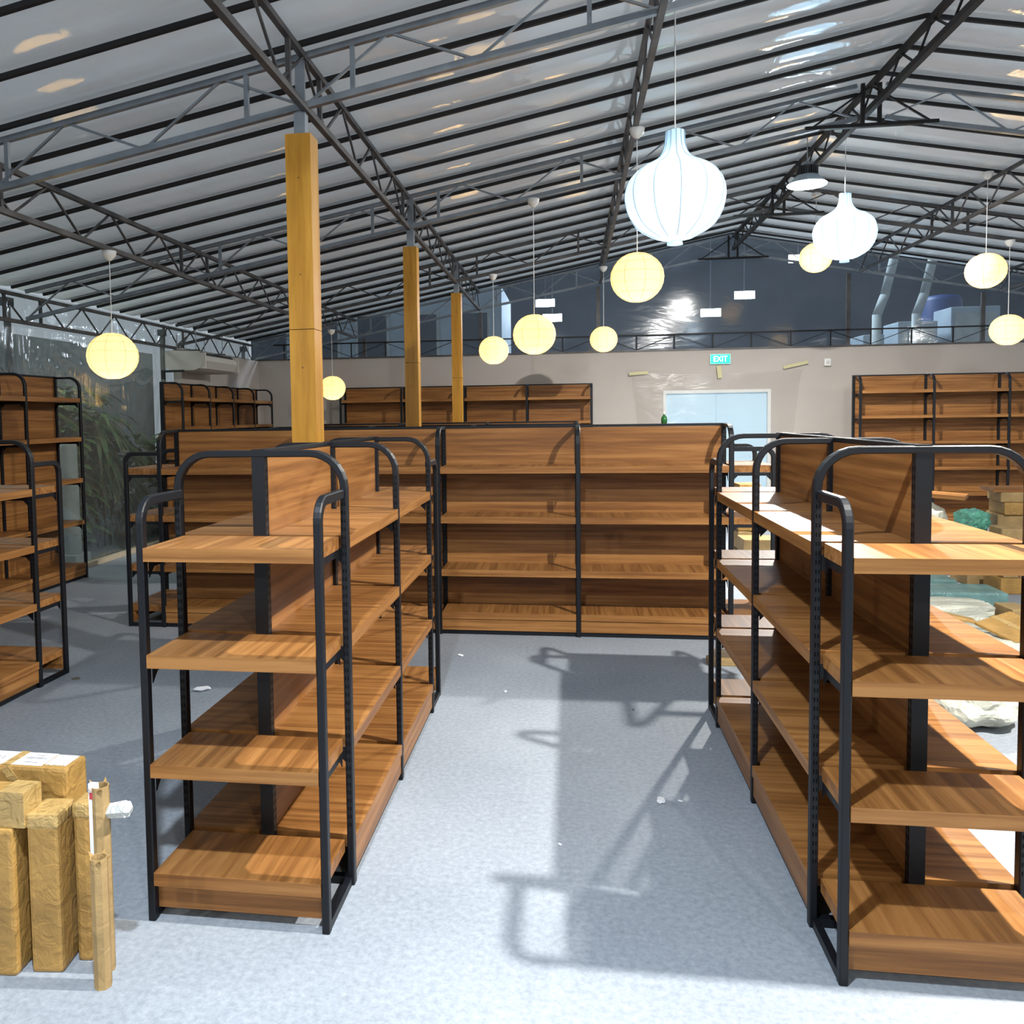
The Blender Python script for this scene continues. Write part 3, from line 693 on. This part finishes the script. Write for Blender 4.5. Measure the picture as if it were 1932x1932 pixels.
package('standing_package', 'upright kraft package leaning outside the left photo edge', (-1.87, 2.33, 0), (.12, .10, .455), (0, 0, R(-2)))
v1 = package('standing_package', 'wide upright kraft wrapped board, front of the bundle', (-1.615, 2.375, 0), (.10, .115, .50), (0, 0, R(6)))
b = MB(); b.bevbox(-.052, .052, -.06, .06, .455, .504, .012, 'tape'); b.build('tape_cap', v1)
v2 = package('standing_package', 'narrow upright kraft wrapped board beside the wide one', (-1.527, 2.43, 0), (.05, .09, .505), (0, 0, R(4)))
b = MB(); b.bevbox(-.027, .027, -.047, .047, .46, .509, .010, 'tape'); b.build('tape_cap', v2)
for nm, lab, x, y, r, h, tl in (('cardboard_tube', 'open cardboard tube standing behind the kraft bundle', -1.438, 2.36, .028, .585, 1), ('cardboard_tube', 'short torn cardboard tube at the right of the kraft bundle', -1.405, 2.285, .026, .40, 0)):
    t = thing(nm, lab, 'cardboard tube', (x, y, 0))
    b = MB(); b.lathe([(r, 0), (r, h), (r-.003, h), (r-.003, .01)], (0, 0, 0), 'kraft_d', 8); b.build('tube_wall', t)
    b = MB(); rnd = random.Random(h)
    for k in range(5):
        a = k*1.2; b.poly([(r*math.cos(a), r*math.sin(a), h-.01), (r*math.cos(a+.7), r*math.sin(a+.7), h-.01), ((r+.015)*math.cos(a+.5), (r+.015)*math.sin(a+.5), h+.004+.012*rnd.random())], [(0, 1, 2)], 'kraft')
    b.build('torn_flap', t)
    if tl:
        b = MB(); b.tube((.02, .01, .50), (.085, .0, .515), .022, 'foam', 7, .026); b.tube((.085, .0, .515), (.10, .0, .51), .026, 'foam', 7, .012); b.build('foam_end', t)
        b = MB(); b.box(-.026, .0, -.022, -.006, .3, h+.012, 'paper'); b.box(-.022, -.006, -.0235, -.0221, h-.035, h-.015, 'redink'); b.build('inner_roll', t)
def crumple(name, label, loc, size, mat, cat, seed, sq=(1, 1, 1), rz=0, n=3, amp=.18, group=None):
    import bmesh
    from mathutils import noise
    bm = bmesh.new(); bmesh.ops.create_icosphere(bm, subdivisions=n, radius=1)
    for v in bm.verts:
        c = v.co.normalized(); k = max(abs(c.x), abs(c.y), abs(c.z)); c = c*(1/k)**sq[0] if sq[0] else c
        f = 1+amp*(noise.noise(c*2.1+Vector((seed, 0, 0)))+.5*abs(noise.noise(c*5+Vector((0, seed, 0)))))
        v.co = Vector((c.x*size[0]/2*f, c.y*size[1]/2*f, c.z*size[2]/2*f))
    mz = min(v.co.z for v in bm.verts)
    for v in bm.verts: v.co.z = max(v.co.z-mz-size[2]*.04, 0)
    me = bpy.data.meshes.new(name); bm.to_mesh(me); bm.free(); me.materials.append(M[mat])
    for p in me.polygons: p.use_smooth = False
    o = bpy.data.objects.new(name, me); COL.objects.link(o); o.location = loc; o.rotation_euler = (0, 0, rz)
    return tag(o, label, cat, group)

# ------------------------------------------------------------------ packages on the right
crumple('wrapped_bundle', 'long pale plastic wrapped bundle on the floor behind the near right shelving', (2.66, 7.05, 0), (1.10, .38, .22), 'bag', 'bundle', 1.0, (.8, 0, 0), 0, 4, .10)
pk = package('cardboard_box', 'open brown end of the long wrapped carton', (3.36, 7.0, 0), (.16, .26, .19), (0, 0, R(3)), 'kraft_d', .008, 'box')
pg = package('flat_package', 'flat teal plastic wrapped package beyond the pale bundle', (3.15, 8.0, 0), (1.10, .42, .13), (0, 0, R(-2)), 'bluegreen', .02)
package('flat_package', 'second flat dull green package under the shelf line', (3.05, 8.60, 0), (1.0, .38, .12), (0, 0, R(2)), 'bluegreen', .02)
crumple('plastic_heap', 'crumpled clear plastic heap in front of the long bundle', (2.62, 6.15, 0), (.80, .55, .17), 'bag', 'plastic wrap', 4.0, (.3, 0, 0), R(-14), 4, .25)
cb = package('cardboard_sheet', 'bent brown kraft sheet with clear tape lying on the plastic heap', (2.98, 6.22, .20), (.34, .30, .022), (R(14), R(-8), R(28)), 'kraft', .006, 'cardboard')
b = MB(); b.box(-.02, .03, -.155, .155, .0225, .0235, 'tape'); b.build('tape_strip', cb)
package('cardboard_sheet', 'smaller light brown kraft flap left of the bent sheet', (2.70, 6.42, .22), (.24, .20, .02), (R(-6), R(10), R(-18)), 'kraft', .006, 'cardboard')
crumple('wrapped_bundle', 'round pale cloth-like sack of wrapped parts beside the near right shelving', (2.13, 4.95, 0), (.46, .52, .24), 'bag', 'bundle', 7.0, (.2, 0, 0), R(20), 4, .16)
package('cardboard_box', 'low kraft box touching the round sack', (1.93, 5.45, 0), (.40, .22, .22), (0, 0, R(-6)), 'kraft_d', .012, 'box')
package('cardboard_box', 'small kraft box right of the round sack', (2.47, 5.12, 0), (.16, .24, .17), (0, 0, R(-12)), 'kraft', .01, 'box')
crumple('wrapped_bundle', 'olive plastic sack behind the round sack', (2.45, 5.55, 0), (.45, .40, .28), 'kraft_d', 'bundle', 9.0, (.3, 0, 0), 0, 4, .15)
# the high pile near the back right shelves (x 3.6-5.6, Y 9)
crumple('plastic_heap', 'big heap of crumpled clear plastic wrap against the back right shelves', (3.60, 9.55, 0), (.62, .45, .72), 'bag', 'plastic wrap', 11.0, (.35, 0, 0), R(-10), 4, .22)
wb = thing('loose_shelf_board', 'loose brown shelf board lying on the plastic heap', 'shelf board', (3.78, 9.5, .795), R(-24)); wb.rotation_euler = (R(2), R(3), R(-30))
b = MB(); b.box(-.28, .28, -.13, .13, 0, .04, 'wood_x', top='wood_x'); b.build('board', wb)
crumple('wrapped_bundle', 'bright green plastic wrapped bundle between the heap and the kraft boxes', (3.90, 8.95, .485), (.24, .28, .22), 'green', 'bundle', 3.0, (.5, 0, 0), R(15), 4, .25)
package('cardboard_box', 'kraft box under the bright green bundle', (3.90, 8.95, 0), (.24, .32, .48), (0, 0, R(5)), 'kraft_d', .01, 'box')
zz = 0
bl = ['bottom', 'second', 'third', 'fourth', 'fifth', 'sixth', 'top']
for k, (w_, d_, h_, off) in enumerate([(.62, .40, .14, 0), (.60, .42, .14, .02), (.62, .40, .13, -.02), (.60, .4, .14, .03), (.58, .4, .13, -.01), (.60, .38, .12, .02), (.58, .40, .10, .0)]):
    t = package('flat_carton', f'{bl[k]} kraft carton of the tall pile at the right edge', (4.42+off, 9.0-off, zz), (w_, d_, h_), (0, 0, R(-8+off*200)), 'kraft' if k % 2 else 'kraft_d', .014, 'carton')
    b = MB(); b.box(-.03, .03, -d_/2-.001, d_/2+.001, h_*.2, h_+.001, 'tape'); b.build('tape_strip', t)
    zz += h_
tb = thing('loose_shelf_board', 'loose brown shelf board on top of the tall kraft carton pile', 'shelf board', (4.50, 8.98, zz+.001), R(-4))
b = MB(); b.box(-.45, .45, -.17, .17, 0, .035, 'wood_x', top='wood_x'); b.build('board', tb)
for k in range(4):
    package('flat_carton', ['bottom', 'second', 'third', 'top'][k]+' kraft carton of the short stack before the tall pile', (4.02+.03*(k % 2), 8.52, k*.151), (.26, .30, .15), (0, 0, R(4-3*k)), 'kraft' if k % 2 == 0 else 'kraft_d', .012, 'carton')
crumple('plastic_heap', 'white crumpled plastic wrap draped beside the tall carton pile', (4.62, 8.42, 0), (.50, .40, .70), 'bag', 'plastic wrap', 21.0, (.2, 0, 0), 0, 4, .2)
# seen through the end frame of the middle row
for k in range(8):
    package('flat_carton', ['lowest', 'second lowest', 'third', 'fourth', 'fifth', 'sixth', 'seventh', 'top'][k]+' small carton of the stack seen through the right shelving frames', (2.02+.02*(k % 2), 10.3, k*.11), (.24, .30, .105), (0, 0, R(3*(k % 3))), 'kraft' if k % 2 else 'kraft_d', .008, 'carton')
package('cardboard_box', 'orange brown box at the foot of the small carton stack', (2.08, 9.72, 0), (.44, .36, .32), (0, 0, 0), 'kraft_d', .01, 'box')
t = package('standing_package', 'olive kraft package standing right of the small carton stack', (2.50, 10.35, 0), (.22, .24, .82), (0, 0, R(4)), 'kraft')
t = thing('wooden_offcut', 'short dark timber offcut lying across another on the floor beyond the right shelving end', 'timber offcut', (1.10, 5.90, .047), R(0))
b = MB(); b.bevbox(-.17, .14, -.035, .035, 0, .04, .004, 'trunk'); b.build('block', t)
t = thing('wooden_offcut', 'longer olive timber offcut on the floor beyond the right shelving end', 'timber offcut', (1.13, 5.87, 0), R(0))
b = MB(); b.bevbox(-.22, .20, -.05, .05, 0, .047, .006, 'kraft_d'); b.build('block', t)
# green bottle standing on the top rail of the long row
bt = thing('spray_bottle', 'small green bottle with a white tip on the top rail of the long row', 'bottle', (.727, 6.82, 1.625))
b = MB(); b.lathe([(.0, 0), (.022, 0), (.024, .03), (.02, .05), (.010, .06), (.009, .072)], (0, 0, 0), 'glassgreen', 16); b.build('bottle_body', bt, True)
b = MB(); b.lathe([(.011, .072), (.011, .09), (.0, .092)], (0, 0, 0), 'white_pl', 12); b.build('cap', bt)
# litter
for k, (x, y, s_, lab) in enumerate([(.384, 3.732, .035, 'white crumpled label scrap on the aisle floor'), (.469, 3.742, .014, 'tiny white scrap right of the label scrap'), (-2.307, 4.97, .06, 'crumpled clear wrapper on the floor left of the near left shelving'),
                                     (-.405, 5.142, .018, 'tiny white scrap far in the middle aisle'), (-.783, 5.897, .03, 'pale yellow paper scrap at the end of the middle aisle'), (-3.25, 5.1, .03, 'small dark scrap by the far left shelving end'),
                                     (.35, 4.9, .012, 'tiny dark speck in the middle aisle'), (-.05, 3.3, .012, 'tiny pale speck on the bright floor strip')]):
    crumple('paper_scrap', lab, (x, y, 0.0), (s_, s_*1.8, s_*.35), 'paper' if 'dark' not in lab else 'trunk', 'scrap', 30+k, (0, 0, 0), k, 2, .4)

# ------------------------------------------------------------------ outside, seen through the clear sheets
b = MB(); b.box(-16, 22, Y1+.35, 34, -.2, -.02, 'ground'); b.box(-16, EL-.05, -6, Y1+.35, -.2, -.02, 'ground'); struct(b.build('outdoor_ground'))
b = MB(); b.box(-12, 18, 31, 31.3, 0, 11, 'hall'); struct(b.build('hall_end_wall'))
b = MB()
b.box(-12, 18, 15.5, 31, 9.6, 9.8, 'hall')
for k in range(14): b.box(-12, 18, 16+k*1.1, 16.12+k*1.1, 9.35, 9.6, 'unit_grey')
struct(b.build('hall_ceiling'))
for (x, z, lab) in ((-.73, 5.08, 'upper flood light glimpsed through the gable behind a lantern'), (-.52, 4.63, 'lower flood light glimpsed through the gable behind a lantern'), (4.1, 4.64, 'brightest flood light seen through the gable, middle'), (5.05, 5.12, 'flood light seen through the gable, right of the brightest'), (6.55, 6.11, 'flood light seen through the gable beside the small onion lamp')):
    t = thing('flood_light', lab, 'flood light', (x, 26, z))
    b = MB(); b.bevbox(-.30, .30, -.02, .10, -.12, .12, .02, 'hall'); b.build('housing', t)
    b = MB(); b.box(-.28, .28, -.03, -.021, -.11, .11, 'flood'); b.build('lens', t)
    b = MB(); b.tube((0, .05, .1), (0, .05, 9.35-z), .015, 'hall'); b.build('pole', t)
for k, (x0, x1, y, z0, z1, lab) in enumerate([(5.55, 5.93, 17.3, 0, 3.17, 'narrow pale grey plant cabinet outside the gable, left of the group'), (6.24, 6.95, 17.5, 0, 3.42, 'pale grey plant cabinet outside the gable behind the right duct'), (7.14, 8.0, 17.4, 0, 3.66, 'tallest grey block outside the gable at the right'), (8.2, 9.9, 18.1, 0, 3.4, 'wide low grey cabinet outside at the far right')]):
    t = thing('plant_cabinet', lab, 'cabinet', ((x0+x1)/2, y, -.02)); w_ = x1-x0
    b = MB(); b.bevbox(-w_/2, w_/2, 0, .8, 0, z1, .02, 'unit_grey'); b.build('body', t)
    b = MB(); b.box(-w_/2+.06, w_/2-.06, -.012, -.001, .3, z1-.12, 'pale_trunk'); b.build('panel', t)
t = thing('water_tank', 'dark blue tank outside the gable between grey blocks', 'tank', (7.75, 19.4, -.02)); b = MB(); b.lathe([(.0, 0), (.4, 0), (.4, 4.0), (.35, 4.1), (0, 4.15)], (0, 0, 0), 'blue', 24); b.build('shell', t, True)
for (x, y, zt, lab) in ((5.65, 16.9, 4.0, 'bent grey duct outside the gable, left one'), (6.34, 16.9, 4.0, 'bent grey duct outside the gable, right one')):
    t = thing('air_duct', lab, 'duct', (x, y, -.02))
    b = MB(); b.tube((0, 0, 0), (0, 0, zt-.5), .08, 'pale_trunk', 14); b.build('riser', t, True)
    b = MB(); b.tube((0, 0, zt-.52), (.16, .1, zt-.15), .08, 'pale_trunk', 14); b.tube((.16, .1, zt-.17), (.55, .5, zt+1.0), .08, 'pale_trunk', 14); b.build('elbow', t, True)
# building with window frames seen at the left part of the gable
ob = thing('outbuilding', 'blue grey outbuilding with dark windows beyond the left part of the gable', 'building', (-6.5, 19, -.02))
b = MB(); b.box(0, 5.0, 0, 3, 0, 4.6, 'unit_grey'); b.build('wall', ob)
for k in range(4):
    b = MB(); x0 = .5+k*1.15; b.box(x0, x0+.8, -.04, .0, 2.7, 4.1, 'pale_trunk'); f = b.build('window_frame', ob)
    b = MB(); b.box(x0+.07, x0+.73, -.05, -.041, 2.78, 4.02, 'hall'); b.build('pane', f)
# left side: hedge wall, pillar, plants
b = MB(); b.box(-9.6, -9.3, 2, 18, -.02, 3.2, 'concrete'); struct(b.build('boundary_wall'))
t = thing('pale_pillar', 'pale grey pillar outside the left plastic wall behind the shelving', 'pillar', (-6.02, 9.45, -.02))
b = MB(); b.lathe([(.0, 0), (.13, 0), (.12, .5), (.11, 1.42), (.10, 1.48), (.0, 1.48)], (0, 0, 0), 'pale_trunk', 16); b.build('shaft', t, True)
b = MB(); b.box(-.16, .16, -.16, .16, 0, .12, 'pale_trunk'); b.build('base', t)
def plant(x, y, h, spread, n, label, seed, palm=False):
    rnd = random.Random(seed); t = thing('garden_plant', label, 'plant', (x, y, -.02), 0, 'plants outside the left plastic wall')
    b = MB(); b.tube((0, 0, 0), (0.03, 0.02, h*.75), .04, 'trunk', 8, .02); b.build('stem', t)
    b = MB()
    for k in range(n):
        a = rnd.uniform(0, 6.283); z = h*(rnd.uniform(.5, .95) if palm else rnd.uniform(.05, 1)); L = spread*rnd.uniform(.5, 1)*(1 if palm else .5); w_ = (.03 if palm else .06)*rnd.uniform(.7, 1.6)
        r0 = 0.02 if palm else spread*rnd.uniform(0, .7); dr_ = Vector((math.cos(a), math.sin(a), 0)); sd = Vector((-dr_.y, dr_.x, 0))
        p0 = dr_*r0+Vector((0, 0, z)); el = rnd.uniform(-.4, .9); pts = []
        for j in range(5):
            u = j/4; pts.append(p0+dr_*L*u+Vector((0, 0, L*(el*u-(.9 if palm else .5)*u*u))))
        P = []
        for j, p in enumerate(pts):
            ww = w_*(math.sin(math.pi*(.12+.85*j/4))); P += [p-sd*ww, p+sd*ww+Vector((0, 0, .01))]
        b.poly(P, [(2*j, 2*j+1, 2*j+3, 2*j+2) for j in range(4)], 'leaf')
    b.build('foliage', t)
plant(-7.0, 10.5, 2.0, .8, 420, 'dark bushy plant outside the plastic wall behind the left shelving end', 1)
plant(-6.75, 11.3, 1.9, .85, 160, 'long leaved palm outside the plastic wall, drooping fronds', 2, True)
plant(-7.7, 9.5, 2.1, .8, 420, 'dark bush outside farther from the plastic wall', 3)
plant(-6.6, 12.1, 1.5, .6, 250, 'low bush outside before the cream partition', 4)
plant(-7.6, 11.6, 2.3, 1.0, 420, 'tall dark bush by the boundary wall', 5)
t = thing('flower_pot', 'brown pot outside the plastic wall between the plants', 'pot', (-6.5, 11.7, -.02)); b = MB(); b.lathe([(0, 0), (.16, 0), (.22, .38), (.2, .38), (.14, .05)], (0, 0, 0), 'trunk', 18); b.build('body', t, True)
# added fill lights for plants and hall, no real lamps there
light('garden_fill', 'AREA', (-7.6, 9.5, 4.4), 34, (.75, .9, .8), 1.2)
light('hall_fill', 'AREA', (3.0, 20.5, 9.0), 700, (.75, .88, 1.0), 3)
